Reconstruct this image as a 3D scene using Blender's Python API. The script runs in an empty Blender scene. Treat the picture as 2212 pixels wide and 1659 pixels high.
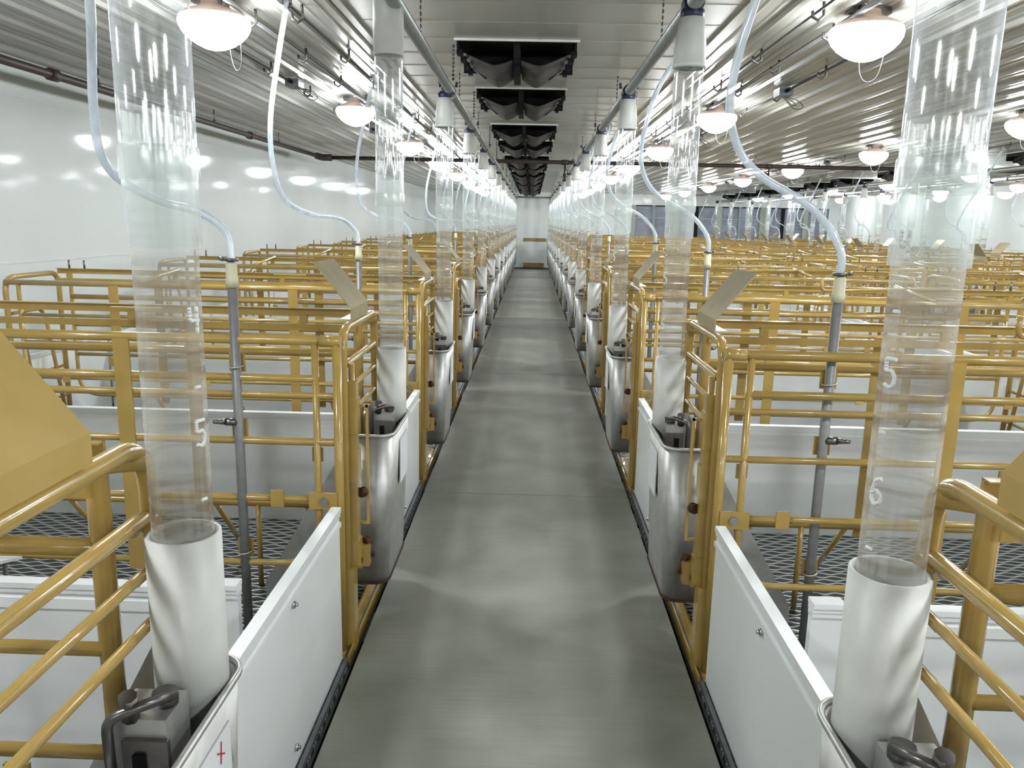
import bpy, bmesh, math, random
from mathutils import Vector, Matrix
random.seed(7)
S = bpy.context.scene
COL = S.collection

# ---------------------------------------------------------------- camera
def cam_basis(pitch, roll, yaw):
    p, r, y = [math.radians(a) for a in (pitch, roll, yaw)]
    f = Vector((math.sin(y)*math.cos(p), math.cos(y)*math.cos(p), -math.sin(p)))
    ri = Vector((math.cos(y), -math.sin(y), 0)); up = ri.cross(f)
    return ri*math.cos(r)+up*math.sin(r), -ri*math.sin(r)+up*math.cos(r), f
cd = bpy.data.cameras.new('camera'); cam = bpy.data.objects.new('camera', cd); COL.objects.link(cam)
r_, u_, f_ = cam_basis(11.5, 1.25, -1.2)
M = Matrix.Identity(4)
for i in range(3):
    M[i][0] = r_[i]; M[i][1] = u_[i]; M[i][2] = -f_[i]
M[0][3], M[1][3], M[2][3] = 0.0, 0.0, 1.55
cam.matrix_world = M
cd.sensor_width = 36; cd.sensor_fit = 'HORIZONTAL'; cd.lens = 1720/2212*36; cd.clip_start = 0.02; cd.clip_end = 120
S.camera = cam

# ---------------------------------------------------------------- world, exposure
w = bpy.data.worlds.new('world'); S.world = w; w.use_nodes = True
w.node_tree.nodes['Background'].inputs[0].default_value = (0.9, 0.95, 1, 1)
w.node_tree.nodes['Background'].inputs[1].default_value = 0.4
S.view_settings.view_transform = 'Standard'; S.view_settings.look = 'None'
S.view_settings.exposure = 1.87; S.view_settings.gamma = 1.0; S.view_settings.use_curve_mapping = False
try:
    S.cycles.transparent_max_bounces = 48; S.cycles.max_bounces = 10; S.cycles.diffuse_bounces = 6
    S.cycles.glossy_bounces = 5; S.cycles.caustics_reflective = False; S.cycles.sample_clamp_indirect = 6
except Exception: pass
LAMP_STRENGTH = 26.0

# ---------------------------------------------------------------- materials
def newmat(name):
    m = bpy.data.materials.new(name); m.use_nodes = True
    return m, m.node_tree, m.node_tree.nodes['Principled BSDF']
def N(nt, t, **kw):
    n = nt.nodes.new(t)
    for k, v in kw.items(): setattr(n, k, v)
    return n
def L(nt, a, b): nt.links.new(a, b)
def coords(nt, scale=(1,1,1)):
    tc = N(nt, 'ShaderNodeTexCoord'); mp = N(nt, 'ShaderNodeMapping'); mp.inputs['Scale'].default_value = scale
    L(nt, tc.outputs['Object'], mp.inputs[0]); return mp.outputs[0]
def simple(name, col, rough=.5, metal=0, vary=.06, scale=14, bump=0.0, coat=0, dark=None):
    m, nt, b = newmat(name)
    co = coords(nt)
    no = N(nt, 'ShaderNodeTexNoise'); no.inputs['Scale'].default_value = scale; no.inputs['Detail'].default_value = 4
    L(nt, co, no.inputs['Vector'])
    cr = N(nt, 'ShaderNodeValToRGB')
    d = dark or tuple(max(0, c*(1-vary*3)) for c in col)
    cr.color_ramp.elements[0].position = .3; cr.color_ramp.elements[0].color = (*d, 1)
    cr.color_ramp.elements[1].position = .62; cr.color_ramp.elements[1].color = (*col, 1)
    L(nt, no.outputs['Fac'], cr.inputs[0]); L(nt, cr.outputs[0], b.inputs['Base Color'])
    b.inputs['Roughness'].default_value = rough; b.inputs['Metallic'].default_value = metal
    b.inputs['Coat Weight'].default_value = coat
    if bump:
        bp = N(nt, 'ShaderNodeBump'); bp.inputs['Strength'].default_value = bump; bp.inputs['Distance'].default_value = .01
        L(nt, no.outputs['Fac'], bp.inputs['Height']); L(nt, bp.outputs[0], b.inputs['Normal'])
    return m
YEL = simple('yellow_paint', (.45, .30, .08), .22, vary=.05, scale=9, coat=.4)
YEL2 = simple('yellow_sheet', (.48, .33, .10), .42, vary=.03, scale=9)
PVC = simple('white_pvc_board', (.85, .88, .885), .28, vary=.015, scale=3)
PIPEW = simple('white_pipe', (.70, .71, .67), .42, vary=.05, scale=8)
STEEL = simple('stainless_steel', (.60, .60, .585), .46, .9, vary=.06, scale=20)
STEELD = simple('dark_steel', (.20, .19, .185), .32, .9, vary=.12, scale=20)
GALV = simple('galvanised_pipe', (.25, .25, .25), .45, .3, vary=.05, scale=30)
ZINC = simple('feed_line_tube', (.42, .44, .43), .38, .6, vary=.05, scale=12)
TAN = simple('tan_metal', (.42, .35, .20), .35, .4, vary=.06, scale=12)
BLACK = simple('black_plastic', (.010, .009, .011), .6, vary=.2); BLACK.node_tree.nodes['Principled BSDF'].inputs['Specular IOR Level'].default_value = .15
DUST = simple('dusty_plastic', (.11, .10, .098), .6, vary=.2, scale=9, dark=(.045, .04, .04))
NAVY = simple('navy_plastic', (.02, .018, .07), .4)
RUST = simple('rusty_bolt', (.10, .035, .02), .7, .3, vary=.2, scale=40)
BROWN = simple('brown_pipe', (.05, .032, .028), .5, vary=.1)
WIRE = simple('wire', (.05, .05, .05), .5)
PAPER = simple('paper', (.78, .79, .82), .6, vary=.01)
INK = simple('black_ink', (.03, .03, .06), .6); RED = simple('red_ink', (.6, .03, .06), .6); BLUE = simple('blue_ink', (.05, .05, .3), .6)
CREAM = simple('cream_fitting', (.62, .60, .42), .45)
DIGIT = simple('white_digit', (.85, .86, .86), .5, vary=.01)
PIT = simple('dark_pit', (.035, .028, .024), .8, vary=.2, scale=30, bump=.5)
GREYM = simple('grey_strip', (.17, .185, .19), .4, .4, vary=.1)
BOLT = simple('zinc_bolt', (.6, .63, .66), .25, 1)
BOARD = simple('ochre_board', (.34, .22, .07), .6, vary=.15, scale=10)
WALLM = simple('white_wall_sheet', (.68, .71, .70), .07, vary=.015, scale=1.2)
WALLM.node_tree.nodes['Principled BSDF'].inputs['Specular IOR Level'].default_value = .05
RIM = simple('lamp_rim', (.78, .60, .52), .5, .1)

def clear_mat(name, tint, base, edge, rough, refl_dirt_rings=None, aniso=0.0):
    """thin clear plastic shell: mostly see-through, milky and shiny towards its edges"""
    m = bpy.data.materials.new(name); m.use_nodes = True; nt = m.node_tree; nt.nodes.clear()
    out = N(nt, 'ShaderNodeOutputMaterial')
    tr = N(nt, 'ShaderNodeBsdfTransparent'); tr.inputs[0].default_value = (.97, .985, .98, 1)
    di = N(nt, 'ShaderNodeBsdfDiffuse'); di.inputs[0].default_value = (*tint, 1)
    tl = N(nt, 'ShaderNodeBsdfTranslucent'); tl.inputs[0].default_value = (*tint, 1)
    dm = N(nt, 'ShaderNodeMixShader'); dm.inputs[0].default_value = .5
    L(nt, di.outputs[0], dm.inputs[1]); L(nt, tl.outputs[0], dm.inputs[2])
    gl = N(nt, 'ShaderNodeBsdfAnisotropic'); tg = N(nt, 'ShaderNodeTangent', direction_type='RADIAL', axis='Z'); L(nt, tg.outputs[0], gl.inputs['Tangent']); gl.inputs['Anisotropy'].default_value = aniso; gl.inputs['Roughness'].default_value = rough; gl.inputs[0].default_value = (1, 1, 1, 1)
    lw = N(nt, 'ShaderNodeLayerWeight'); lw.inputs[0].default_value = .32
    mr = N(nt, 'ShaderNodeMapRange'); mr.inputs['To Min'].default_value = base; mr.inputs['To Max'].default_value = edge
    L(nt, lw.outputs['Facing'], mr.inputs['Value'])
    fac = mr.outputs[0]
    no = N(nt, 'ShaderNodeTexNoise'); no.inputs['Scale'].default_value = 1; no.inputs['Detail'].default_value = 5
    L(nt, coords(nt, (18, 18, 1.6) if refl_dirt_rings is None else (3, 3, 60)), no.inputs['Vector'])
    mu = N(nt, 'ShaderNodeMapRange'); mu.inputs['From Min'].default_value = .35; mu.inputs['From Max'].default_value = .7
    mu.inputs['To Min'].default_value = .75; mu.inputs['To Max'].default_value = 1.3
    L(nt, no.outputs['Fac'], mu.inputs['Value'])
    mm = N(nt, 'ShaderNodeMath', operation='MULTIPLY'); L(nt, fac, mm.inputs[0]); L(nt, mu.outputs[0], mm.inputs[1]); mm.use_clamp = True
    if refl_dirt_rings:
        # brown rings in the lower tube: bar reflections painted into the colour, with dirt
        nd = N(nt, 'ShaderNodeTexNoise'); nd.inputs['Scale'].default_value = 1; nd.inputs['Detail'].default_value = 3; L(nt, coords(nt, (2.5, 2.5, 38)), nd.inputs['Vector'])
        tcz = N(nt, 'ShaderNodeTexCoord'); sz = N(nt, 'ShaderNodeSeparateXYZ'); L(nt, tcz.outputs['Object'], sz.inputs[0])
        hz = N(nt, 'ShaderNodeMapRange'); hz.inputs['From Min'].default_value = 1.46; hz.inputs['From Max'].default_value = 1.50; hz.inputs['To Min'].default_value = 1; hz.inputs['To Max'].default_value = 0; L(nt, sz.outputs[2], hz.inputs['Value'])
        rg = N(nt, 'ShaderNodeMapRange'); rg.inputs['From Min'].default_value = .46; rg.inputs['From Max'].default_value = .60; L(nt, nd.outputs['Fac'], rg.inputs['Value'])
        rm = N(nt, 'ShaderNodeMath', operation='MULTIPLY'); L(nt, rg.outputs[0], rm.inputs[0]); L(nt, hz.outputs[0], rm.inputs[1])
        cm = N(nt, 'ShaderNodeMix', data_type='RGBA'); cm.inputs[6].default_value = (*tint, 1); cm.inputs[7].default_value = (.30, .235, .17, 1); L(nt, rm.outputs[0], cm.inputs[0])
        L(nt, cm.outputs[2], di.inputs[0]); L(nt, cm.outputs[2], tl.inputs[0])
        ad = N(nt, 'ShaderNodeMath', operation='MULTIPLY_ADD'); ad.inputs[1].default_value = .30; ad.use_clamp = True; L(nt, rm.outputs[0], ad.inputs[0]); L(nt, mm.outputs[0], ad.inputs[2]); mm = ad
    a = N(nt, 'ShaderNodeMixShader'); L(nt, mm.outputs[0], a.inputs[0]); L(nt, tr.outputs[0], a.inputs[1]); L(nt, dm.outputs[0], a.inputs[2])
    pw = N(nt, 'ShaderNodeMath', operation='POWER'); pw.inputs[1].default_value = 3.5; L(nt, lw.outputs['Facing'], pw.inputs[0])
    fr = N(nt, 'ShaderNodeMapRange'); fr.inputs['To Min'].default_value = .10; fr.inputs['To Max'].default_value = .45; L(nt, pw.outputs[0], fr.inputs['Value'])
    g = N(nt, 'ShaderNodeMixShader'); L(nt, fr.outputs[0], g.inputs[0]); L(nt, a.outputs[0], g.inputs[1]); L(nt, gl.outputs[0], g.inputs[2])
    L(nt, g.outputs[0], out.inputs[0]); return m
CLEAR = clear_mat('clear_tube_upper', (.86, .90, .96), .04, .5, .07, aniso=-.75)
CLEAR2 = clear_mat('clear_tube_lower', (.80, .775, .73), .10, .46, .15, refl_dirt_rings=1)
FROST = clear_mat('knurled_ring', (.86, .87, .86), .12, .4, .25)
HOSE = clear_mat('milky_hose', (.74, .81, .88), .6, .9, .12)

def lamp_mat():
    m, nt, b = newmat('lamp_glass')
    b.inputs['Base Color'].default_value = (1, .97, .93, 1)
    b.inputs['Emission Color'].default_value = (.94, .985, 1, 1); b.inputs['Emission Strength'].default_value = LAMP_STRENGTH
    return m
LAMPG = lamp_mat()

def concrete():
    m, nt, b = newmat('walkway_concrete'); co = coords(nt)
    n1 = N(nt, 'ShaderNodeTexNoise'); n1.inputs['Scale'].default_value = 3; n1.inputs['Detail'].default_value = 8
    co2 = coords(nt, (2, 60, 1)); n2 = N(nt, 'ShaderNodeTexNoise'); n2.inputs['Scale'].default_value = 1.5; n2.inputs['Detail'].default_value = 6
    L(nt, co, n1.inputs[0]); L(nt, co2, n2.inputs[0])
    cr = N(nt, 'ShaderNodeValToRGB'); cr.color_ramp.elements[0].position = .3; cr.color_ramp.elements[0].color = (.205, .208, .170, 1)
    cr.color_ramp.elements[1].position = .72; cr.color_ramp.elements[1].color = (.315, .318, .272, 1); L(nt, n1.outputs[0], cr.inputs[0])
    mx = N(nt, 'ShaderNodeMix', data_type='RGBA', blend_type='MULTIPLY'); mx.inputs[0].default_value = .22
    L(nt, cr.outputs[0], mx.inputs[6]); L(nt, n2.outputs['Fac'], mx.inputs[7])
    # damp dirt bands beside every expansion joint (joints repeat every 3.75 m)
    sx = N(nt, 'ShaderNodeSeparateXYZ'); L(nt, co, sx.inputs[0])
    a1 = N(nt, 'ShaderNodeMath', operation='MULTIPLY_ADD'); a1.inputs[1].default_value = 1/3.75; a1.inputs[2].default_value = -(4.4/3.75)+20.5; L(nt, sx.outputs[1], a1.inputs[0])
    n3 = N(nt, 'ShaderNodeTexNoise'); n3.inputs['Scale'].default_value = 2.2; L(nt, co, n3.inputs[0])
    a2 = N(nt, 'ShaderNodeMath', operation='MULTIPLY_ADD'); a2.inputs[1].default_value = .07; L(nt, n3.outputs['Fac'], a2.inputs[0]); L(nt, a1.outputs[0], a2.inputs[2])
    a3 = N(nt, 'ShaderNodeMath', operation='FRACT'); L(nt, a2.outputs[0], a3.inputs[0])
    rp = N(nt, 'ShaderNodeValToRGB'); e = rp.color_ramp.elements; e[0].position = .34; e[0].color = (1, 1, 1, 1); e[1].position = .50; e[1].color = (.62, .64, .62, 1)
    q = e.new(.60); q.color = (.62, .64, .62, 1); q = e.new(.74); q.color = (1, 1, 1, 1); L(nt, a3.outputs[0], rp.inputs[0])
    mj = N(nt, 'ShaderNodeMix', data_type='RGBA', blend_type='MULTIPLY'); mj.inputs[0].default_value = .8; L(nt, mx.outputs[2], mj.inputs[6]); L(nt, rp.outputs[0], mj.inputs[7])
    # paler lane down each walkway: floor reflection painted into the colour, with some wear
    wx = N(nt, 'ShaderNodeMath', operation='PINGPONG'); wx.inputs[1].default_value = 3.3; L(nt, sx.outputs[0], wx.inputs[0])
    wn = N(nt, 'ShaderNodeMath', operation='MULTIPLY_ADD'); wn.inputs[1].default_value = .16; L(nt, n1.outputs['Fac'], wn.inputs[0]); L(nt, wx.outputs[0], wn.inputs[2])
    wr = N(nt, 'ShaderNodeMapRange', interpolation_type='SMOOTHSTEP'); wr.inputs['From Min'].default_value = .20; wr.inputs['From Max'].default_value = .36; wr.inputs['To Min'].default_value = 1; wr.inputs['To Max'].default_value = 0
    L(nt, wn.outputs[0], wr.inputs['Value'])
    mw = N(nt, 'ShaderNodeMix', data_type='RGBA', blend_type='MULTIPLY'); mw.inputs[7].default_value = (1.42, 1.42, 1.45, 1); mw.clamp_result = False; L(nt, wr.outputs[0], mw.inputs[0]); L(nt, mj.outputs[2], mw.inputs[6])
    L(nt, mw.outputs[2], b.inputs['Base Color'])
    mr = N(nt, 'ShaderNodeMapRange'); mr.inputs['To Min'].default_value = .28; mr.inputs['To Max'].default_value = .45
    L(nt, n1.outputs['Fac'], mr.inputs['Value']); L(nt, mr.outputs[0], b.inputs['Roughness'])
    bp = N(nt, 'ShaderNodeBump'); bp.inputs['Strength'].default_value = .06; bp.inputs['Distance'].default_value = .003
    L(nt, n2.outputs['Fac'], bp.inputs['Height']); L(nt, bp.outputs[0], b.inputs['Normal'])
    return m
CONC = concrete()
CONCJ = simple('joint_filler', (.36, .36, .34), .6, vary=.1, scale=30)

def woven():
    m, nt, b = newmat('woven_wire'); tc = N(nt, 'ShaderNodeTexCoord'); sx = N(nt, 'ShaderNodeSeparateXYZ'); L(nt, tc.outputs['Object'], sx.inputs[0])
    def math_(op, a, c=None):
        n = N(nt, 'ShaderNodeMath', operation=op)
        for i, v in enumerate((a, c)):
            if v is None: continue
            if isinstance(v, (int, float)): n.inputs[i].default_value = v
            else: L(nt, v, n.inputs[i])
        return n.outputs[0]
    X, Y = sx.outputs[0], sx.outputs[1]
    row = math_('FLOOR', math_('DIVIDE', Y, .034))
    ph = math_('MULTIPLY', row, math.pi)
    wav = math_('MULTIPLY', math_('SINE', math_('ADD', math_('MULTIPLY', X, 2*math.pi/.10), ph)), .22)
    fy = math_('ADD', math_('FRACT', math_('DIVIDE', Y, .034)), wav)
    dist = math_('ABSOLUTE', math_('SUBTRACT', fy, .5))
    mask = math_('LESS_THAN', dist, .17)
    cr = N(nt, 'ShaderNodeMix', data_type='RGBA'); cr.inputs[6].default_value = (.022, .022, .022, 1); cr.inputs[7].default_value = (.50, .54, .53, 1)
    L(nt, mask, cr.inputs[0]); L(nt, cr.outputs[2], b.inputs['Base Color'])
    L(nt, math_('MULTIPLY', mask, .55), b.inputs['Metallic']); b.inputs['Roughness'].default_value = .4
    bp = N(nt, 'ShaderNodeBump'); bp.inputs['Strength'].default_value = .8; bp.inputs['Distance'].default_value = .01
    L(nt, math_('SUBTRACT', .5, dist), bp.inputs['Height']); L(nt, bp.outputs[0], b.inputs['Normal'])
    return m
WOVEN = woven()
CEIL = simple('ceiling_sheet', (.38, .375, .345), .2, 0, vary=.03, scale=2)
CEIL.node_tree.nodes['Principled BSDF'].inputs['Specular IOR Level'].default_value = .35
CEILC = simple('ceiling_panel', (.42, .42, .385), .3, 0, vary=.02, scale=2)
LOUVRE = simple('louvre_slats', (.44, .47, .55), .5, vary=.1, scale=3)
MULL = simple('louvre_frame', (.30, .33, .27), .5)
CURT = simple('louvre_green', (.18, .24, .26), .5)

# ---------------------------------------------------------------- mesh builder
class MB:
    def __init__(s): s.v = []; s.f = []; s.sm = []
    def add(s, vs, fs, smooth=False):
        o = len(s.v); s.v += [tuple(v) for v in vs]; s.f += [tuple(i+o for i in f) for f in fs]; s.sm += [smooth]*len(fs); return s
    def box(s, x0, x1, y0, y1, z0, z1):
        x0, x1 = sorted((x0, x1)); y0, y1 = sorted((y0, y1)); z0, z1 = sorted((z0, z1))
        vs = [(x, y, z) for x in (x0, x1) for y in (y0, y1) for z in (z0, z1)]
        return s.add(vs, [(0,1,3,2),(4,6,7,5),(0,4,5,1),(2,3,7,6),(0,2,6,4),(1,5,7,3)])
    def obox(s, c, ax, ay, az):
        c, ax, ay, az = Vector(c), Vector(ax), Vector(ay), Vector(az)
        vs = [c+ax*i+ay*j+az*k for i in (-1, 1) for j in (-1, 1) for k in (-1, 1)]
        return s.add(vs, [(0,1,3,2),(4,6,7,5),(0,4,5,1),(2,3,7,6),(0,2,6,4),(1,5,7,3)])
    def tube(s, path, r, n=8, closed=False, smooth=True):
        P = [Vector(p) for p in path]; m = len(P); rr = r if isinstance(r, (list, tuple)) else [r]*m
        T = []
        for i in range(m):
            a = P[i-1] if (i > 0 or closed) else P[i]; b = P[(i+1) % m] if (i < m-1 or closed) else P[i]
            T.append((b-a).normalized())
        t = T[0]; up = Vector((0,0,1)) if abs(t.z) < .9 else Vector((1,0,0))
        nrm = (up - t*up.dot(t)).normalized(); vs = []
        for i in range(m):
            t = T[i]; nrm = (nrm - t*nrm.dot(t))
            nrm = nrm.normalized() if nrm.length > 1e-6 else t.orthogonal().normalized()
            bn = t.cross(nrm)
            for k in range(n):
                a = 2*math.pi*k/n; vs.append(P[i]+(nrm*math.cos(a)+bn*math.sin(a))*rr[i])
        fs = []
        for i in range(m if closed else m-1):
            j = (i+1) % m
            for k in range(n): fs.append((i*n+k, i*n+(k+1) % n, j*n+(k+1) % n, j*n+k))
        s.add(vs, fs, smooth)
        if not closed:
            o = len(s.v)-m*n
            s.f.append(tuple(o+k for k in range(n))); s.f.append(tuple(o+(m-1)*n+k for k in range(n))); s.sm += [False, False]
        return s
    def shell(s, cx, cy, prof, n=28, closed_prof=False):
        """surface of revolution about a vertical axis; prof = [(r, z)]"""
        vs = []; m = len(prof)
        for r, z in prof:
            for k in range(n):
                a = 2*math.pi*k/n; vs.append((cx+r*math.cos(a), cy+r*math.sin(a), z))
        fs = [(i*n+k, i*n+(k+1) % n, ((i+1) % m)*n+(k+1) % n, ((i+1) % m)*n+k) for i in range(m if closed_prof else m-1) for k in range(n)]
        return s.add(vs, fs, True)
    def pipe(s, cx, cy, z0, z1, ro, ri, n=28):
        return s.shell(cx, cy, [(ro, z0), (ro, z1), (ri, z1), (ri, z0)], n, True)
    def prism(s, poly, axis, a, b):
        """extrude a polygon; axis 'y': poly in (x,z); 'x': (y,z); 'z': (x,y)"""
        def mk(p, t): return {'y': (p[0], t, p[1]), 'x': (t, p[0], p[1]), 'z': (p[0], p[1], t)}[axis]
        n = len(poly); vs = [mk(p, a) for p in poly]+[mk(p, b) for p in poly]
        return s.add(vs, [tuple(range(n)), tuple(range(n, 2*n))]+[(i, (i+1) % n, n+(i+1) % n, n+i) for i in range(n)])
    def build(s, name, mat, parent=None, loc=None):
        me = bpy.data.meshes.new(name); me.from_pydata(s.v, [], s.f)
        for p, q in zip(me.polygons, s.sm): p.use_smooth = q
        bm = bmesh.new(); bm.from_mesh(me); bmesh.ops.recalc_face_normals(bm, faces=bm.faces); bm.to_mesh(me); bm.free()
        me.materials.append(mat); o = bpy.data.objects.new(name, me); COL.objects.link(o)
        if parent: o.parent = parent
        if loc: o.location = loc
        return o
def fillet(pts, rad, seg=5):
    P = [Vector(p) for p in pts]; out = [P[0]]
    for i in range(1, len(P)-1):
        a = (P[i-1]-P[i]); b = (P[i+1]-P[i]); r = min(rad, a.length*.48, b.length*.48)
        p0 = P[i]+a.normalized()*r; p1 = P[i]+b.normalized()*r
        for k in range(seg+1):
            t = k/seg; out.append(p0*(1-t)**2+P[i]*2*t*(1-t)+p1*t*t)
    out.append(P[-1]); return out
def smooth_path(pts, seg=6):
    P = [Vector(p) for p in pts]; out = []
    for i in range(len(P)-1):
        p0, p1, p2, p3 = P[max(i-1, 0)], P[i], P[i+1], P[min(i+2, len(P)-1)]
        for k in range(seg):
            t = k/seg
            out.append(.5*((2*p1)+(p2-p0)*t+(2*p0-5*p1+4*p2-p3)*t*t+(-p0+3*p1-3*p2+p3)*t**3))
    out.append(P[-1]); return out
def tag(o, label=None, cat=None, group=None, kind=None):
    if label: o['label'] = label
    if cat: o['category'] = cat
    if group: o['group'] = group
    if kind: o['kind'] = kind
    return o
def empty(name, loc):
    o = bpy.data.objects.new(name, None); COL.objects.link(o); o.location = loc; o.empty_display_size = .1; return o
def copy_tree(o, parent=None, loc=None):
    c = o.copy(); COL.objects.link(c)
    KIDS[c.name] = KIDS.get(o.name, [])
    if parent: c.parent = parent
    if loc: c.location = loc
    for ch in [x for x in KIDS.get(o.name, [])]:
        cc = copy_tree(ch, c)
    return c
KIDS = {}
def part(mb, name, mat, parent):
    o = mb.build(name, mat, parent); KIDS.setdefault(parent.name, []).append(o); return o
def struct(mb, name, mat):
    o = mb.build(name, mat); o['kind'] = 'structure'; return o
ORD = ['first','second','third','fourth','fifth','sixth','seventh','eighth','ninth','tenth','eleventh','twelfth','thirteenth','fourteenth','fifteenth','sixteenth','seventeenth','eighteenth']

# ---------------------------------------------------------------- the room
XL, XR, YN, YF, ZC = -3.5, 10.25, -8.4, 27.5, 2.56
A2 = 6.6          # centre line of the second aisle
PER = 1.98; Y0 = .02
HALF = .59
def slab(name, x0, x1, y0, y1, z0, z1, mat): return struct(MB().box(x0, x1, y0, y1, z0, z1), name, mat)
for c in (0, A2):
    m = MB(); j = MB(); y = 4.4-3.75*3; prev = YN
    while y < YF:
        m.box(c-HALF, c+HALF, prev, y-.004, -.25, 0); j.box(c-HALF+.01, c+HALF-.01, y-.004, y+.004, -.2, -.002); prev = y+.004; y += 3.75
    m.box(c-HALF, c+HALF, prev, YF, -.25, 0)
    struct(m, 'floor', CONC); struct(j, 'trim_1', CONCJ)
slab('floor', XL, XR, YN, YF, -.32, -.26, PIT)
slab('floor', XL, -.62, YN, YF, -.045, -.02, WOVEN)
slab('floor', .62, A2-.62, YN, YF, -.045, -.02, WOVEN)
slab('floor', A2+.62, XR, YN, YF, -.045, -.02, WOVEN)
m = MB()
for c in (0, A2):
    for s in (-1, 1): m.box(c+s*.622, c+s*.636, YN, YF, -.05, .0); m.box(c+s*.612, c+s*.636, YN, YF, -.055, -.035)
struct(m, 'trim_2', GREYM)
# rough drain grating pieces in the slot beside the walkway
m = MB(); rr = random.Random(3)
for c in (0, A2):
    for s in (-1, 1):
        y = 0.2
        while y < YF-.1:
            ln = rr.uniform(.12, .5); m.box(c+s*.593, c+s*.608, y, y+ln, -.09, -.03-rr.random()*.02)
            y += ln+rr.uniform(.03, .12)
struct(m, 'trim_3', GREYM)
# walls with slightly lapped sheets
def wall_x(name, x, s):
    m = MB(); m.box(x, x-s*.1, YN, YF, -.3, ZC+.1)
    for z in (1.2, 1.78, 2.3): m.box(x, x+s*.004, YN, YF, z, z+.012)
    struct(m, name, WALLM)
wall_x('wall_left', XL, 1); wall_x('wall_right', XR, -1)
slab('wall_back', XL-.1, XR+.1, YN-.1, YN, -.3, ZC+.1, WALLM)
WX0, WX1, WZ0, WZ1 = 3.3, 9.9, 1.15, 2.2
m = MB(); m.box(XL-.1, WX0, YF, YF+.1, -.3, ZC+.1); m.box(WX1, XR+.1, YF, YF+.1, -.3, ZC+.1)
m.box(WX0, WX1, YF, YF+.1, -.3, WZ0); m.box(WX0, WX1, YF, YF+.1, WZ1, ZC+.1)
m.box(XL, XR, YF-.004, YF, 1.78, 1.79); struct(m, 'wall_far', WALLM)
m = MB(); m.box(-HALF, HALF, YF-.03, YF, 0, .03); struct(m, 'baseboard_far', BLACK)
# louvred window band in the far wall
m = MB()
for z0 in range(26): z = WZ0+.04*z0; m.obox(((WX0+WX1)/2, YF+.06, z+.02), ((WX1-WX0)/2, 0, 0), (0, .018, .012), (0, -.001, .002))
m.box(WX0, WX1, YF+.09, YF+.11, WZ0, WZ1)
win = struct(m, 'window_1', LOUVRE)
xs = WX0; i = 0
while xs < WX1+.01:
    mw = (.16, .09, .2, .1)[i % 4]
    part(MB().box(xs, xs+mw, YF-.02, YF+.06, WZ0, WZ1), 'mullion', (MULL, CURT, MULL, BLACK)[i % 4], win); xs += .72; i += 1
part(MB().box(WX0, WX1, YF-.01, YF+.05, WZ1-.03, WZ1), 'lintel', BLACK, win)
# ceiling: flat cross-jointed panels above the aisles, ribbed sheets elsewhere
def ribbed(x0, x1):
    m = MB(); prof = []; x = x0; p = .229
    while x < x1-1e-4:
        for dx, z in ((0, 0), (.055, 0), (.07, .004), (.085, 0), (.13, 0), (.145, .004), (.16, 0), (.185, 0), (.197, -.019), (.217, -.019)):
            if x+dx < x1: prof.append((x+dx, ZC-z if z > 0 else ZC+z))
        x += p
    prof.append((x1, ZC)); n = len(prof)
    vs = [(x, YN, z) for x, z in prof]+[(x, YF, z) for x, z in prof]
    m.add(vs, [(i, i+1, n+i+1, n+i) for i in range(n-1)])
    m.box(x0, x1, YN, YF, ZC+.03, ZC+.1); return m
def flatpan(x0, x1):
    m = MB(); y = YN+.24
    prev = YN
    while prev < YF-.01:
        y = min(prev+.4, YF)
        m.box(x0, x1, prev+.0, y-.012, ZC-.002, ZC+.1); m.box(x0, x1, y-.010, y-.004, ZC-.0035, ZC+.1).box(x0, x1, y-.004, y, ZC-.002, ZC+.1); prev = y
    m.box((x0+x1)/2-.003, (x0+x1)/2+.003, YN, YF, ZC-.004, ZC)
    return m
B0, B1 = -.95, .98
struct(ribbed(XL, B0), 'ceiling', CEIL); struct(flatpan(B0, B1), 'ceiling', CEILC)
struct(ribbed(B1, A2+B0), 'ceiling', CEIL); struct(flatpan(A2+B0, A2+B1), 'ceiling', CEILC); struct(ribbed(A2+B1, XR), 'ceiling', CEIL)
m = MB()
for x in (B0, B1, A2+B0, A2+B1): m.box(x-.02, x+.02, YN, YF, ZC-.012, ZC)
struct(m, 'trim_4', CEIL)
m = MB(); m.box(XL, XL+.03, YN, YF, ZC-.03, ZC+.02); m.box(XR-.03, XR, YN, YF, ZC-.03, ZC+.02); m.box(XL, XR, YF-.03, YF, ZC-.03, ZC+.02); struct(m, 'trim_5', WALLM)

# boards on the end door
for nm, x0, x1, z0, z1, lb in (('wooden_board', -.30, .47, .93, 1.03, 'ochre plank fixed at mid height on the white end wall'),
                               ('kick_board', -.28, .42, .05, .2, 'ochre plank low on the white end wall above the floor')):
    tag(MB().box(x0, x1, YF-.03, YF, z0, z1).build(nm, BOARD), lb, 'board')

# ---------------------------------------------------------------- lamps
def make_lamp(loc):
    t = empty('ceiling_lamp', loc)
    prof = [(.02, -.238), (.05, -.231), (.09, -.213), (.125, -.188), (.15, -.160), (.163, -.135), (.166, -.115), (.160, -.095)]
    m = MB(); m.shell(0, 0, [(.001, -.236)]+prof, 24)
    part(m, 'glass_bowl', LAMPG, t)
    part(MB().shell(0, 0, [(.160, -.096), (.148, -.082), (.128, -.07), (.10, -.06), (.07, -.045), (.065, -.02)], 24), 'reflector', RIM, t)
    part(MB().box(-.055, .055, -.055, .055, -.06, 0).box(-.10, .10, -.02, .02, -.03, 0), 'mounting_box', STEELD, t)
    m = MB()
    m.tube(smooth_path([(.02, .1, -.1), (.03, .12, -.25), (.06, .1, -.31), (.1, .06, -.28), (.11, .02, -.12)]), .0018, 4)
    part(m, 'loose_wire', WIRE, t)
    return t
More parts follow.
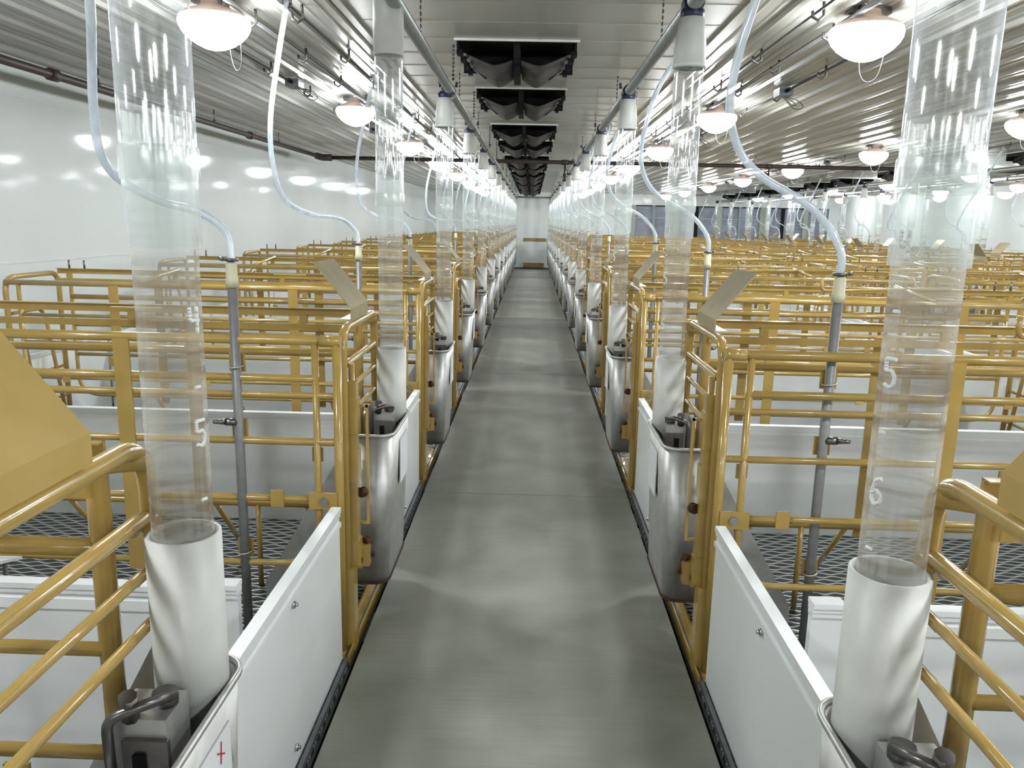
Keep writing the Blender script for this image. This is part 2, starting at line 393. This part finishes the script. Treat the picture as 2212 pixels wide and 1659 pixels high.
lamp_cols = [(-1.53, 'left of the main aisle'), (1.53, 'right of the main aisle'), (4.12, 'above the middle pens'), (6.95, 'above the second aisle'), (9.5, 'along the right wall')]
proto = None
for x, wh in lamp_cols:
    k = 0
    for i in range(-3, 8):  # rows behind the camera are unseen, added for frontal light
        y = 4.0+3.07*i
        if y > YF-.5: continue
        if proto is None: t = proto = make_lamp((x, y, ZC))
        else: t = copy_tree(proto, None, (x, y, ZC))
        tag(t, 'glowing bowl ceiling lamp %s, %s from the camera' % (wh, ORD[k]), 'ceiling lamp', 'bowl lamps on the ceiling'); k += 1

# ---------------------------------------------------------------- ceiling air inlets
def make_inlet(loc):
    t = empty('ceiling_air_inlet', loc); W, D = .34, .50
    m = MB()
    m.box(-W-.015, W+.015, -.012, 0, -.012, 0).box(-W-.015, W+.015, D, D+.012, -.012, 0).box(-W-.015, -W, 0, D, -.012, 0).box(W, W+.015, 0, D, -.012, 0)
    part(m, 'flange', PIPEW, t)
    m = MB(); m.box(-W, W, 0, .01, -.014, -.002).box(-W, W, D-.01, D, -.10, -.002).box(-W, -W+.01, 0, D, -.05, -.002).box(W-.01, W, 0, D, -.05, -.002).box(-W, W, 0, D, -.008, -.002)
    part(m, 'housing', BLACK, t)
    for s in (-1, 1):
        # curved scoop: cross-section dips between centre bar and outer edge, deeper towards the far end
        nu, nv = 14, 8; vs = []
        for lay in (0, 1):
            for j in range(nv+1):
                v = j/nv
                for i in range(nu+1):
                    u = i/nu; x = s*(.025+(W-.035-.05*v)*u)
                    dip = .72+.28*math.sin(math.pi/2*u/.38) if u < .38 else 1-(.78-.18*v)*((u-.38)/.62)**1.15
                    z = -(.02+(.10+.068*v)*dip)-(.003 if lay else 0)
                    vs.append((x, .09+v*(D-.16), z+ (.0 if lay else .0)))
        K = nu+1; off = (nv+1)*K; fs = []
        for j in range(nv):
            for i in range(nu):
                a = j*K+i; fs.append((a, a+1, a+K+1, a+K)); fs.append((off+a, off+a+K, off+a+K+1, off+a+1))
        m = MB(); m.add(vs, fs, True)
        sc = part(m, 'air_scoop', DUST, t)
        m = MB()
        for q in range(4):   # small louvre teeth along the outer edge
            yy = .04+q*.1; m.box(s*(W-.03-.012*q), s*(W+.004-.014*q), yy, yy+.07, -.075-.018*q, -.05-.016*q)
        part(m, 'edge_tooth', BLACK, t)
        part(MB().prism([(s*.03, -.02), (s*(W-.015), -.02), (s*(W-.06), -.085), (s*.2, -.15), (s*.03, -.12)], 'y', D-.12, D-.11), 'back_baffle', BLACK, t)
    part(MB().box(-.018, .018, .03, .05, -.09, -.01).box(-.02, .02, .16, D-.06, -.175, -.02), 'centre_bar', BLACK, t)
    m = MB()
    for q in range(9): m.shell(-W-.02, .02, [(.004, -.03-.022*q), (.008, -.038-.022*q), (.004, -.046-.022*q)], 6)
    part(m, 'pull_chain', WIRE, t)
    return t
proto = None
for cx, wh, js in ((-.115, 'above the main aisle', range(0, 6)), (6.45, 'above the second aisle', range(0, 6))):
    k = 0
    for j in js:
        for y in (4.78+3.93*j, 6.42+3.93*j):
            if y > YF-1: continue
            if proto is None: t = proto = make_inlet((cx, y, ZC-.002))
            else: t = copy_tree(proto, None, (cx, y, ZC-.002))
            tag(t, 'black twin-scoop air inlet %s, %s from the camera' % (wh, ORD[k]), 'air inlet', 'black air inlets in the ceiling'); k += 1

# ---------------------------------------------------------------- pens
# local frame: origin at aisle centre (x), near edge of the pen (y), floor; s = +1 pens to the right of the aisle
def make_crate(s, loc):
    t = empty('farrowing_crate', loc); V0, V1 = .66, 1.20
    def p(u, v, z): return (s*u, v, z)
    for v, far in ((V0, False), (V1, True)):
        m = MB()
        if far: m.tube(fillet([p(.70, v, .35), p(3.02, v, .35), p(3.02, v, 1.14)], .14, 7), .0125, 8)
        else: m.tube(fillet([p(.73, v, 1.14), p(.73, v, .33), p(3.02, v, .33), p(3.02, v, 1.14)], .14, 7), .0125, 8)
        if not far: m.tube([p(.64, v, 1.14), p(.71, v, 1.14)], .0205, 10)
        if not far: m.tube([p(.655, v, 1.14), p(3.1, v, 1.14)], .0165, 10)
        for z, r, ua in (((1.008, .0165, .70), (.823, .0125, .70), (.625, .0125, .70)) if far else ((1.008, .0135, .73), (.95, .011, .66), (.785, .0125, .66), (.575, .0125, .66))):
            m.tube([p(ua, v, z), p(3.02, v, z)], r, 8)
        if far:
            m.box(s*.68, s*3.1, v-.004, v+.004, 1.158, 1.192).box(s*.68, s*3.1, v-.02, v+.004, 1.189, 1.192)
            m.box(s*.7, s*3.1, v-.03, v-.025, 1.103, 1.13)
            for q in (.9, 1.6, 2.3, 3.0): m.box(s*q, s*(q+.03), v-.025, v-.004, 1.11, 1.165)
        part(m, 'side_rail_frame', YEL, t)
        for u in (1.36, 2.42):
            vv = v-.016 if not far else v+.016
            part(MB().box(s*u, s*(u+.055), vv-.004, vv+.004, .30, 1.135), 'flat_upright', YEL, t)
        for u in (1.14, 2.7):
            part(MB().tube([p(u, v, -.02), p(u, v, .35 if far else .33)], .012, 8), 'leg', YEL, t)
        for u in (.85, 1.9, 2.75): part(MB().box(s*u, s*(u+.045), v-.02, v-.012, .55, .61), 'bolt_bracket', YEL, t)
    for u in (.93, 1.32, 1.95, 2.5):
        part(MB().tube([p(u, V1, .345), p(u-.02, V1+.22, .07)], .011, 8), 'piglet_guard', YEL, t)
    # front gate: big hoop, posts and bent rungs
    m = MB()
    m.tube(fillet([p(.645, .70, -.0), p(.645, .70, 1.175), p(.645, 1.26, 1.175), p(.645, 1.275, .80)], .085, 7), .0165, 10)
    part(m, 'front_hoop', YEL, t)
    m = MB()
    m.tube(fillet([p(.70, 1.205, 0), p(.70, 1.205, 1.15), p(.63, 1.235, 1.15)], .02, 3), .0185, 10)
    m.tube([p(.655, .66, 0), p(.655, .66, 1.14)], .016, 10)
    part(m, 'gate_post', YEL, t)
    m = MB()
    for z, r in ((1.05, .013), (.955, .0095), (.86, .0095)):
        m.tube(fillet([p(.675, .735, z-.03), p(.64, .745, z), p(.64, 1.245, z), p(.68, 1.262, z-.04)], .03, 4), r, 8)
    part(m, 'gate_rungs', YEL, t)
    m = MB(); m.tube([p(.625, .745, .30), p(.625, .745, 1.05)], .011, 8); m.box(s*.605, s*.645, .72, .76, .30, .99)
    m.box(s*.60, s*.65, .715, .765, .80, .93).box(s*.60, s*.65, .715, .765, .62, .74).box(s*.60, s*.65, .715, .765, .30, .40).box(s*.615, s*.65, .68, .74, -.02, .3)
    part(m, 'hinge_post', YEL, t)
    for a_, b_ in ((p(.598, .74, .575), p(.588, .755, .575)), (p(.60, .79, .36), p(.585, .81, .36)), (p(.585, .805, .315), p(.573, .815, .315))): part(MB().tube([a_, b_], .019, 12), 'rusty_bolt', RUST, t)
    m = MB(); m.box(s*.575, s*.62, .76, .80, .28, .36).box(s*.60, s*.62, .74, .80, .28, .32).box(s*.57, s*.58, .755, .762, .46, .90).box(s*.57, s*.62, .755, .762, .89, .90).box(s*.57, s*.62, .755, .762, .45, .46)
    part(m, 'latch', YEL, t)
    m = MB(); m.box(s*.618, s*.67, .60, 1.32, -.03, -.005).box(s*.618, s*.624, .60, 1.32, -.03, .012).box(s*.664, s*.67, .60, 1.32, -.03, .012)
    part(m, 'floor_sill', YEL, t)
    m = MB(); m.box(s*.66, s*.76, .640, .647, .545, .605)
    hg = part(m, 'side_hinge', YEL, t); part(MB().tube([p(.705, .63, .575), p(.705, .64, .575)], .014, 10), 'hinge_bolt', BOLT, hg)
    # rear gate
    m = MB()
    m.tube(fillet([p(3.1, V0, .1), p(3.1, V0, 1.165), p(3.1, V1, 1.165), p(3.1, V1, .1)], .09, 6), .0165, 8)
    m.tube(fillet([p(3.05, .8, .3), p(3.13, .8, .95), p(3.13, 1.06, .95), p(3.05, 1.06, .3)], .1, 6), .012, 8)
    for z in (.35, .55, .75, .95): m.tube([p(3.1, V0, z), p(3.1, V1, z)], .01, 6)
    part(m, 'rear_gate', YEL, t)
    for u in (2.92, 3.02): part(MB().tube([p(u, V1, 1.19), p(u, V1, 1.245)], .007, 6), 'lock_pin', STEELD, t)
    m = MB()
    if s > 0: m.tube(fillet([p(1.75, .95, 1.26), p(1.75, .95, 1.185), p(2.6, 1.12, 1.2)], .03, 4), .011, 8)
    else: m.box(s*1.42, s*1.62, 1.02, 1.05, 1.192, 1.197)
    m.tube([p(2.3, .66, 1.155), p(2.3, 1.2, 1.2)], .012, 8)
    part(m, 'top_rod', YEL, t)
    return t

def rounded_front(s, u_out, u_in, v0, v1, rad, seg=6):
    """plan outline open towards the pen"""
    pts = [(s*u_in, v0)]
    for k in range(seg+1):
        a = math.pi/2*k/seg; pts.append((s*(u_out+rad-rad*math.sin(a)), v0+rad-rad*math.cos(a)))
    for k in range(seg+1):
        a = math.pi/2*k/seg; pts.append((s*(u_out+rad-rad*math.cos(a)), v1-rad+rad*math.sin(a)))
    pts.append((s*u_in, v1)); return pts
def make_hopper(s, loc, scribble=None):
    t = empty('sow_feeder', loc); v0, v1 = .84, 1.29
    prof_t = rounded_front(s, .50, .675, v0, v1, .055); prof_b = rounded_front(s, .525, .675, v0+.005, v1-.005, .055)
    inn = rounded_front(s, .506, .675, v0+.006, v1-.006, .05); inb = rounded_front(s, .531, .675, v0+.011, v1-.011, .05)
    n = len(prof_t)
    vs = [(x, y, .76) for x, y in prof_t]+[(x, y, .17) for x, y in prof_b]+[(x, y, .76) for x, y in inn]+[(x, y, .18) for x, y in inb]
    fs = []
    for i in range(n-1):
        fs += [(i, i+1, n+i+1, n+i), (2*n+i, 3*n+i, 3*n+i+1, 2*n+i+1), (i, 2*n+i, 2*n+i+1, i+1)]
    fs += [tuple(range(n, 2*n)), tuple(range(3*n, 4*n))]
    m = MB(); m.add(vs, fs, False)
    for i in range(0, len(m.sm)-2): m.sm[i] = True
    part(m, 'feeder_bowl', STEEL, t)
    part(MB().tube([(x, y, .762) for x, y in rounded_front(s, .497, .675, v0-.003, v1+.003, .058)], .0065, 6), 'rolled_rim', STEEL, t)
    part(MB().tube([(x, y, .172) for x, y in rounded_front(s, .523, .675, v0+.003, v1-.003, .056)], .004, 5), 'rusty_edge', RUST, t)
    m = MB()
    m.prism([(s*.665, .74), (s*.665, .10), (s*1.0, .08), (s*1.0, .16)], 'y', .855, .86)
    m.prism([(s*.60, .805), (s*.655, .805), (s*1.02, .12), (s*1.0, .08), (s*.665, .08), (s*.665, .70), (s*.60, .74)], 'y', 1.268, 1.273)
    m.prism([(s*.68, .10), (s*1.0, .08), (s*1.0, .085), (s*.68, .105)], 'y', .86, 1.268)
    part(m, 'feed_trough', STEEL, t)
    part(MB().box(s*.535, s*.62, 1.045, 1.125, .45, .80), 'dispenser_box', STEEL, t)
    part(MB().box(s*.530, s*.60, 1.035, 1.045, .45, .77), 'front_plate', STEELD, t)
    part(MB().box(s*.565, s*.582, 1.028, 1.035, .52, .75), 'adjuster_slot', BLACK, t)
    m = MB(); m.tube(fillet([(s*.615, 1.03, .70), (s*.612, 1.02, .815), (s*.56, 1.04, .83), (s*.54, 1.09, .815)], .02, 4), .0085, 8)
    m.tube([(s*.59, 1.05, .80), (s*.585, 1.035, .845)], .014, 8); m.tube([(s*.555, 1.09, .80), (s*.555, 1.09, .82)], .02, 10)
    part(m, 'adjuster_handle', STEELD, t)
    lab = part(MB().box(s*.4985, s*.5025, 1.02, 1.195, .52, .70), 'card', PAPER, t)
    if scribble:
        for mat, fn in scribble:
            mb = MB()
            for (y0, z0, y1, z1, wd) in fn:
                a = Vector((s*.4975, y0-.03, z0-.014)); b = Vector((s*.4975, y1-.03, z1-.014)); d_ = (b-a); ln = d_.length/2; d_.normalize()
                mb.obox((a+b)/2, d_*ln, Vector((.0006, 0, 0)), d_.cross(Vector((1, 0, 0)))*wd)
            o = mb.build('printed_marks', mat, lab); KIDS.setdefault(lab.name, []).append(o)
    return t
def make_tube(s, loc, straight=False):
    t = empty('feed_drop_tube', loc); u, v = .565, 1.21
    part(MB().pipe(s*u, v, .60, 1.035, .060, .053), 'white_sleeve', PIPEW, t)
    part(MB().shell(s*u, v, [(.0485, .98), (.0485, 1.70)]), 'lower_clear_tube', CLEAR2, t)
    part(MB().shell(s*u, v, [(.0545, 1.50), (.0545, 2.15)]), 'upper_clear_tube', CLEAR, t)
    m = MB()
    m.shell(s*u, v, [(.0558, 1.60), (.0575, 1.605), (.0575, 1.645), (.0558, 1.65)])
    part(m, 'knurled_ring', FROST, t)
    if straight:
        part(MB().pipe(s*u, v, 2.16, 2.50, .058, .052), 'white_top_pipe', PIPEW, t); return t
    m = MB(); m.shell(s*u, v, [(.0535, 2.12), (.0625, 2.12), (.0625, 2.135), (.0585, 2.138), (.0575, 2.19), (.051, 2.25), (.045, 2.295), (.03, 2.297)])
    part(m, 'reducer', PIPEW, t)
    uu = u-.02 if s < 0 else u
    m = MB(); m.shell(s*u, v, [(.03, 2.285), (.043, 2.285), (.044, 2.32), (.03, 2.335)], 16); m.tube([(s*uu, v-.035, 2.345), (s*uu, v+.035, 2.345)], .038, 12)
    m.tube([(s*(uu+.05), v, 2.36), (s*(uu+.055), v, 2.40)], .008, 6); m.tube([(s*(uu-.05), v, 2.36), (s*(uu-.055), v, 2.39)], .008, 6)
    part(m, 'clamp', NAVY, t)
    return t
def make_waterpipe(s, loc):
    t = empty('drinker_pipe', loc); u, v = 1.0, .62
    part(MB().tube([(s*u, v, 0), (s*u, v, 1.33)], .0165, 12), 'steel_pipe', GALV, t)
    part(MB().shell(s*u, v, [(.012, 1.315), (.021, 1.315), (.021, 1.345), (.019, 1.347), (.0185, 1.395), (.01, 1.4)], 16), 'top_fitting', CREAM, t)
    m = MB(); m.tube([(s*(u-.002), v, 1.402), (s*(u-.002), v, 1.412)], .0225, 14); m.tube([(s*(u+.02), v-.01, 1.407), (s*(u+.035), v-.015, 1.412)], .006, 6)
    part(m, 'hose_clamp', STEELD, t)
    m = MB()
    for z in (1.045, .37): m.tube([(s*u+.022*math.cos(a*math.pi/6), v+.022*math.sin(a*math.pi/6), z+.003*math.cos(a*math.pi/6)) for a in range(12)], .0035, 5, closed=True)
    part(m, 'wire_tie', STEEL, t)
    for z in (1.06, .83, .385): part(MB().box(s*(u-.025), s*(u+.03), v+.0165, v+.0215, z-.035, z+.03), 'pipe_bracket', YEL, t)
    m = MB(); m.tube([(s*u, v, .85), (s*(u+.035), v-.03, .858)], .0135, 10); m.tube([(s*(u+.035), v-.03, .858), (s*(u+.066), v-.057, .863)], [.011, .006], 10)
    part(m, 'nipple_drinker', STEELD, t)
    return t
HOSE_L = [(-1.14, -.78, 2.53), (-1.147, -.78, 2.476), (-1.21, -.72, 2.268), (-1.285, -.62, 2.031), (-1.325, -.5, 1.844), (-1.323, -.36, 1.66), (-1.234, -.2, 1.572), (-1.09, -.05, 1.55), (-1.016, 0, 1.48), (-1.0, 0, 1.40)]
HOSE_L1 = [(-1.08, -.62, 2.53), (-1.1, -.58, 2.35), (-1.156, -.48, 2.07), (-1.205, -.4, 1.959), (-1.238, -.35, 1.845), (-1.255, -.30, 1.722), (-1.245, -.22, 1.65), (-1.17, -.12, 1.59), (-1.085, -.05, 1.562), (-1.018, 0, 1.50), (-1.0, 0, 1.40)]
HOSE_R = [(.75, -.2, 2.53), (.72, -.2, 2.40), (.625, -.2, 2.22), (.572, -.15, 1.95), (.61, -.1, 1.80), (.70, -.07, 1.705), (.86, -.04, 1.625), (.955, 0, 1.545), (.998, 0, 1.47), (1.0, 0, 1.40)]
def make_hose(s, loc, pts):
    t = empty('water_hose', loc)
    P = smooth_path([(s*abs(x), y+.625, z) for x, y, z in pts])
    part(MB().tube(P, .0125, 12), 'milky_tubing', HOSE, t)
    m = MB(); x, y, z = P[0]; m.box(x-.02, x+.02, y-.01, y+.01, 2.50, ZC-.02).tube([(x-.02, y, 2.5), (x, y, 2.48), (x+.02, y, 2.5)], .008, 6)
    part(m, 'ceiling_hook', STEELD, t)
    return t
def make_divider(s, loc):
    t = empty('pen_divider', loc)
    part(MB().box(s*.775, s*3.2, -.012, .012, -.02, .54), 'board', PVC, t)
    part(MB().box(s*.775, s*3.2, -.02, .02, .545, .56).box(s*.775, s*3.2, -.017, .017, .53, .545).box(s*.775, s*.86, -.024, .024, .558, .572), 'top_cap', PVC, t)
    part(MB().box(s*.87, s*3.2, -.017, -.012, .485, .515), 'edge_strip', DIGIT, t)
    return t
def make_front_panel(s, loc):
    t = empty('front_panel', loc); a, b = -.56, .605
    part(MB().box(s*.645, s*.665, a, b, -.05, .545), 'board', PVC, t)
    part(MB().box(s*.638, s*.672, a, b, .55, .568).box(s*.641, s*.669, a, b, .535, .55).box(s*.638, s*.645, a, b, .50, .515), 'top_cap', PVC, t)
    for v, z in ((.05, .485), (.03, .05)):
        part(MB().tube([(s*.645, v, z), (s*.637, v, z)], .011, 8).tube([(s*.637, v, z), (s*.630, v, z)], .006, 6), 'bolt', BOLT, t)
    return t
def make_card_plate(s, loc, mat):
    t = empty('card_holder', loc); v0, v1 = .80, 1.08
    m = MB()
    m.prism([(s*.632, 1.192), (s*.637, 1.192), (s*.637, 1.238), (s*.632, 1.238)], 'y', v0, v1)
    m.prism([(s*.632, 1.238), (s*.637, 1.236), (s*.765, 1.395), (s*.760, 1.398)], 'y', v0, v1)
    part(m, 'bent_plate', mat, t)
    part(MB().box(s*.637, s*.68, v0+.02, v1-.02, 1.192, 1.197), 'foot_flange', STEEL, t)
    return t
def make_rear_board(s, loc):
    t = empty('rear_board', loc)
    part(MB().box(s*3.215, s*3.235, .03, 1.95, -.02, .62), 'board', PVC, t)
    part(MB().box(s*3.205, s*3.245, .03, 1.95, .62, .64), 'top_cap', PVC, t)
    return t
def make_creep_cover(s, loc):
    t = empty('creep_cover', loc)
    part(MB().prism([(.06, .50), (.56, .36), (.56, .37), (.06, .51)], 'x', s*1.75, s*2.75), 'sloping_sheet', PVC, t)
    part(MB().tube([(s*2.25, .30, .44), (s*2.25, .30, .52)], .03, 10), 'lamp_collar', STEELD, t)
    m = MB()
    for u in (1.8, 2.7): m.tube([(s*u, .54, -.02), (s*u, .54, .365)], .008, 6)
    part(m, 'support_rod', GALV, t)
    return t

ROWS = [(0, -1, 'left of the main aisle', 0, 13), (0, 1, 'right of the main aisle', 0, 13),
        (A2, -1, 'left of the second aisle', 2, 13), (A2, 1, 'beyond the second aisle', 4, 13)]
# marks on the two nearest feeder cards
def lines_left():
    ink = []; red = [(1.195, .672, 1.165, .692, .0012), (1.178, .664, 1.183, .702, .0012)]; r = random.Random(5)
    for row in range(6):
        z = .645-row*.019; y = 1.215 if row > 1 else 1.15
        while y > 1.06:
            ln = r.uniform(.006, .02); ink.append((y, z, y-ln, z+r.uniform(-.002, .002), .0012)); y -= ln+r.uniform(.002, .007)
    return [(INK, ink), (RED, red)]
def lines_right():
    b = []; r = random.Random(9)
    for q in range(7):
        y = 1.205-q*.018; b.append((y, .655, y, .680, .0022)); b.append((y, (.68, .655, .668)[q % 3], y-.009, (.675, .66, .668)[q % 3], .002))
    red = [(1.215, .642, 1.09, .642, .003)]; ink = []
    for row in range(5):
        z = .62-row*.018; y = 1.20
        while y > 1.06:
            ln = r.uniform(.006, .018); ink.append((y, z, y-ln, z, .001)); y -= ln+.006
    return [(BLUE, b), (RED, red), (INK, ink)]
def digit_seg(ch):
    return {'4': [(-.3,.5,-.3,0),(-.3,0,.35,0),(.2,.5,.2,-.5)], '5': [(.3,.5,-.3,.5),(-.3,.5,-.3,.08),(-.3,.08,.12,.1),(.12,.1,.3,-.1),(.3,-.1,.28,-.35),(.28,-.35,.05,-.5),(.05,-.5,-.3,-.4)],
            '6': [(.25,.5,-.1,.4),(-.1,.4,-.3,.0),(-.3,0,-.3,-.3),(-.3,-.3,-.05,-.5),(-.05,-.5,.3,-.35),(.3,-.35,.3,-.08),(.3,-.08,0,.05),(0,.05,-.3,-.1)]}[ch]
for ri, (cx, s, wh, k0, k1) in enumerate(ROWS):
    yo = -.07 if s > 0 else 0.0
    def place(maker, name, label, cat, group, k, n, off=yo, special=None):
        loc = (cx, Y0+PER*k+off, 0)
        key = (maker.__name__, s)
        if special is not None:
            t = maker(s, loc, special)
        elif key in PROTO: t = copy_tree(PROTO[key], None, loc)
        else:
            t = maker(s, loc); PROTO[key] = t
        return tag(t, label % (wh, ORD[n]), cat, group)
    if ri == 0: PROTO = {}
    for n, k in enumerate(range(k0, k1+1)):
        full = Y0+PER*k+1.4 < YF
        if not full: continue
        place(make_crate, '', 'yellow tubular farrowing crate %s, %s from the camera', 'farrowing crate', 'yellow farrowing crates', k, n)
        sp = (lines_left() if s < 0 else lines_right()) if (k == 0 and cx == 0) else None
        place(make_hopper, '', 'stainless steel sow feeder with white card %s, %s from the camera', 'feeder', 'steel sow feeders', k, n, special=sp)
        tb = place(make_tube, '', 'clear feed drop tube with white sleeve %s, %s from the camera', 'feed tube', 'clear feed drop tubes', k, n, special=True if (k == 1 and ri == 0) else None)
        if k == 0 and cx == 0:
            r = .0495
            def wrap(a0, zc, segs, wd, hh, sg=1):
                m = MB()
                for (x0, y0, x1, y1) in segs:
                    q = 4
                    for i in range(q):
                        pa, pb = [(x0+(x1-x0)*t_, y0+(y1-y0)*t_) for t_ in (i/q, (i+1)/q)]
                        P_ = [Vector((s*.565+r*math.cos(a0+sg*px*wd/r), 1.21+r*math.sin(a0+sg*px*wd/r), zc+py*hh)) for px, py in (pa, pb)]
                        m.tube([P_[0], P_[1]], .003, 6)
                part(m, 'scale_mark', DIGIT, tb)
            if s > 0:
                for ch, z in (('4', 1.53), ('5', 1.348), ('6', 1.17)): wrap(math.radians(204), z, digit_seg(ch), .028, .042)
                for z in (1.26, 1.437, 1.08): wrap(math.radians(204), z, [(-.3, 0, .2, 0)], .02, .03)
            else:
                for ch, z in (('4', 1.39), ('5', 1.21)): wrap(math.radians(-20), z, digit_seg(ch), .028, .042)
                for z in (1.285, 1.48, 1.10): wrap(math.radians(-20), z, [(-.3, 0, .2, 0)], .02, .03)
        place(make_front_panel, '', 'white board panel facing the aisle %s, %s from the camera', 'panel', 'white front panels', k, n)
        cp = place(make_card_plate, '', 'bent metal card plate on crate hoop %s, %s from the camera', 'card holder', 'bent card plates', k, n,
                   special=(YEL2 if k == 0 else TAN) if k < 2 else None) if ('make_card_plate', s) in PROTO or k < 2 else None
        if cp is not None and k == 1: PROTO[('make_card_plate', s)] = cp
        if k > 0:
            place(make_divider, '', 'white low pen divider %s, %s from the camera', 'divider', 'white pen dividers', k, n-(1 if k0 == 0 else 0), off=0)
            place(make_waterpipe, '', 'grey drinker pipe with nipple %s, %s from the camera', 'pipe', 'grey drinker pipes', k, n-(1 if k0 == 0 else 0), off=.035 if s < 0 else 0)
            if k == 1 and s < 0 and cx == 0: place(make_hose, '', 'milky curved water hose %s, %s from the camera', 'hose', 'milky water hoses', k, n-1, off=.035, special=HOSE_L1)
            else:
                key = ('make_hose', s)
                sp = None if key in PROTO else (HOSE_L if s < 0 else HOSE_R)
                h = place(make_hose, '', 'milky curved water hose %s, %s from the camera', 'hose', 'milky water hoses', k, n-(1 if k0 == 0 else 0), off=.035 if s < 0 else 0, special=sp)
                PROTO[key] = h
        place(make_rear_board, '', 'white rear board closing the pens %s, %s from the camera', 'board', 'white rear boards', k, n, off=0)
        place(make_creep_cover, '', 'white sloping creep cover %s, %s from the camera', 'cover', 'white creep covers', k, n, off=0)

# ---------------------------------------------------------------- overhead lines
def feed_line(x, wh):
    t = empty('feed_line', (x, 0, 2.345))
    part(MB().tube([(0, -1.5, 0), (0, 26.4, 0)], .0285, 16), 'conveying_tube', ZINC, t)
    y = .35
    while y < 26:
        part(MB().tube([(0, y, 0), (0, y+.10, 0)], .0335, 16), 'coupling', ZINC, t); y += 2.44
    y = 1.9
    while y < 26:
        m = MB()
        for q in range(7): m.shell(.0, y, [(.003, .035+.027*q), (.006, .045+.027*q), (.003, .055+.027*q)], 5)
        part(m, 'hanger_chain', WIRE, t); y += 1.98
    tag(t, 'grey overhead feed line %s' % wh, 'feed line', 'overhead feed lines')
feed_line(-.535, 'above the left edge of the main aisle'); feed_line(.565, 'above the right edge of the main aisle')
feed_line(A2-.545, 'above the left edge of the second aisle'); feed_line(A2+.565, 'above the right edge of the second aisle')
for c, wh in ((0, 'main'), (A2, 'second')):
    tag(MB().tube([(c-.535, 26.42, 2.345), (c+.565, 26.42, 2.345)], .03, 12).build('feed_line_crosspiece', ZINC), 'grey pipe joining the two feed lines at the far end of the %s aisle' % wh, 'pipe')
# conduits under the ribbed ceiling
def conduit(x, r, wh, step=1.1, ph=0.0):
    t = empty('ceiling_conduit', (x, 0, ZC-.045))
    part(MB().tube([(0, -1, 0), (0, 27.2, 0)], r, 8), 'conduit_tube', GALV if r > .008 else WIRE, t)
    y = .6+ph
    while y < 27:
        m = MB(); m.tube([(.02, y, .04), (.022, y, .005), (.024, y, -.02), (.0, y, -.04), (-.026, y, -.025), (-.028, y, .0)], .0075, 6)
        part(m, 'clip', STEELD, t); y += step
    tag(t, 'thin conduit with hook clips under the ceiling, %s' % wh, 'conduit', 'ceiling conduits')
for x, r, wh, st, ph in ((-1.78, .006, 'outer line on the left', .95, .2), (-1.42, .013, 'middle line on the left', .9, 0), (-1.16, .006, 'inner line on the left', 1.0, .5),
                     (1.27, .006, 'inner line on the right', 1.0, .3), (1.46, .013, 'middle line on the right', .9, .1), (1.8, .008, 'outer line on the right', .95, 0),
                     (4.3, .011, 'above the middle pens', 1.0, 0), (5.3, .008, 'beside the second aisle', 1.1, 0), (8.0, .01, 'beyond the second aisle', 1.1, 0)):
    conduit(x, r, wh, st, ph)
def jbox(loc):
    t = empty('junction_box', loc)
    part(MB().box(-.05, .05, -.075, .075, -.075, -.02), 'box_body', GREYM, t)
    m = MB(); m.tube([(0, -.15, -.045), (0, -.075, -.045)], .014, 8); m.tube([(0, .075, -.045), (0, .15, -.045)], .014, 8)
    part(m, 'cable_gland', BLACK, t)
    m = MB(); m.tube(smooth_path([(.03, .05, -.07), (.09, .1, -.11), (.12, .05, -.13), (.08, -.02, -.12), (.02, .0, -.075)]), .003, 5)
    m.tube(smooth_path([(0, .0, -.075), (.1, .04, -.15), (.16, .02, -.14), (.12, .05, -.09), (.03, .03, -.07)]), .003, 5)
    part(m, 'wire_loop', WIRE, t); return t
jp = None
for x, wh in ((-1.78, 'left of the main aisle'), (1.8, 'right of the main aisle'), (4.3, 'above the middle pens')):
    for n in range(6):
        y = 6.15+3.07*n
        t = jp = jbox((x, y, ZC)) if jp is None else jp
        if not (x == -1.78 and n == 0): t = copy_tree(jp, None, (x, y, ZC))
        tag(t, 'dark junction box with loose wires %s, %s from the camera' % (wh, ORD[n]), 'junction box', 'ceiling junction boxes')
# brown sprinkler main
t = empty('sprinkler_pipe', (0, 0, 2.415))
part(MB().tube([(-3.13, -1, 0), (-3.1, 11.75, 0)], .028, 12), 'pipe_run', BROWN, t)
part(MB().tube([(-3.0, 12.0, 0), (10.1, 12.0, 0)], .028, 12), 'pipe_run', BROWN, t)
part(MB().tube(fillet([(-3.1, 11.72, 0), (-3.1, 12.0, 0), (-2.95, 12.0, 0)], .08), .048, 12), 'elbow', BROWN, t)
for y in (5.35, 9.0): part(MB().tube([(-3.115, y-.04, 0), (-3.115, y+.04, 0)], .04, 12), 'coupling', BROWN, t)
for x in (-2.6, .45, 3.4, 6.4): part(MB().tube([(x, 12, 0), (x, 12, -.27)], .013, 8).tube([(x, 12, -.16), (x, 12, -.2)], .028, 8).tube([(x-.05, 12, 0), (x+.05, 12, 0)], .036, 10), 'drop', BROWN, t)
for y in (3.4, 5.9, 8.0, 10.0): part(MB().tube([(-3.11, y, .03), (-3.11, y, .155)], .006, 6).tube([(-3.11, y-.02, .03), (-3.11, y+.02, .03)], .012, 6), 'hanger_rod', STEELD, t)
for x in (-1.9, 1.0, 3.2, 5.6): part(MB().tube([(x, 12, .03), (x, 12, .155)], .006, 6), 'hanger_rod', STEELD, t)
tag(t, 'dark brown sprinkler pipe along the left wall and across the ceiling', 'pipe')
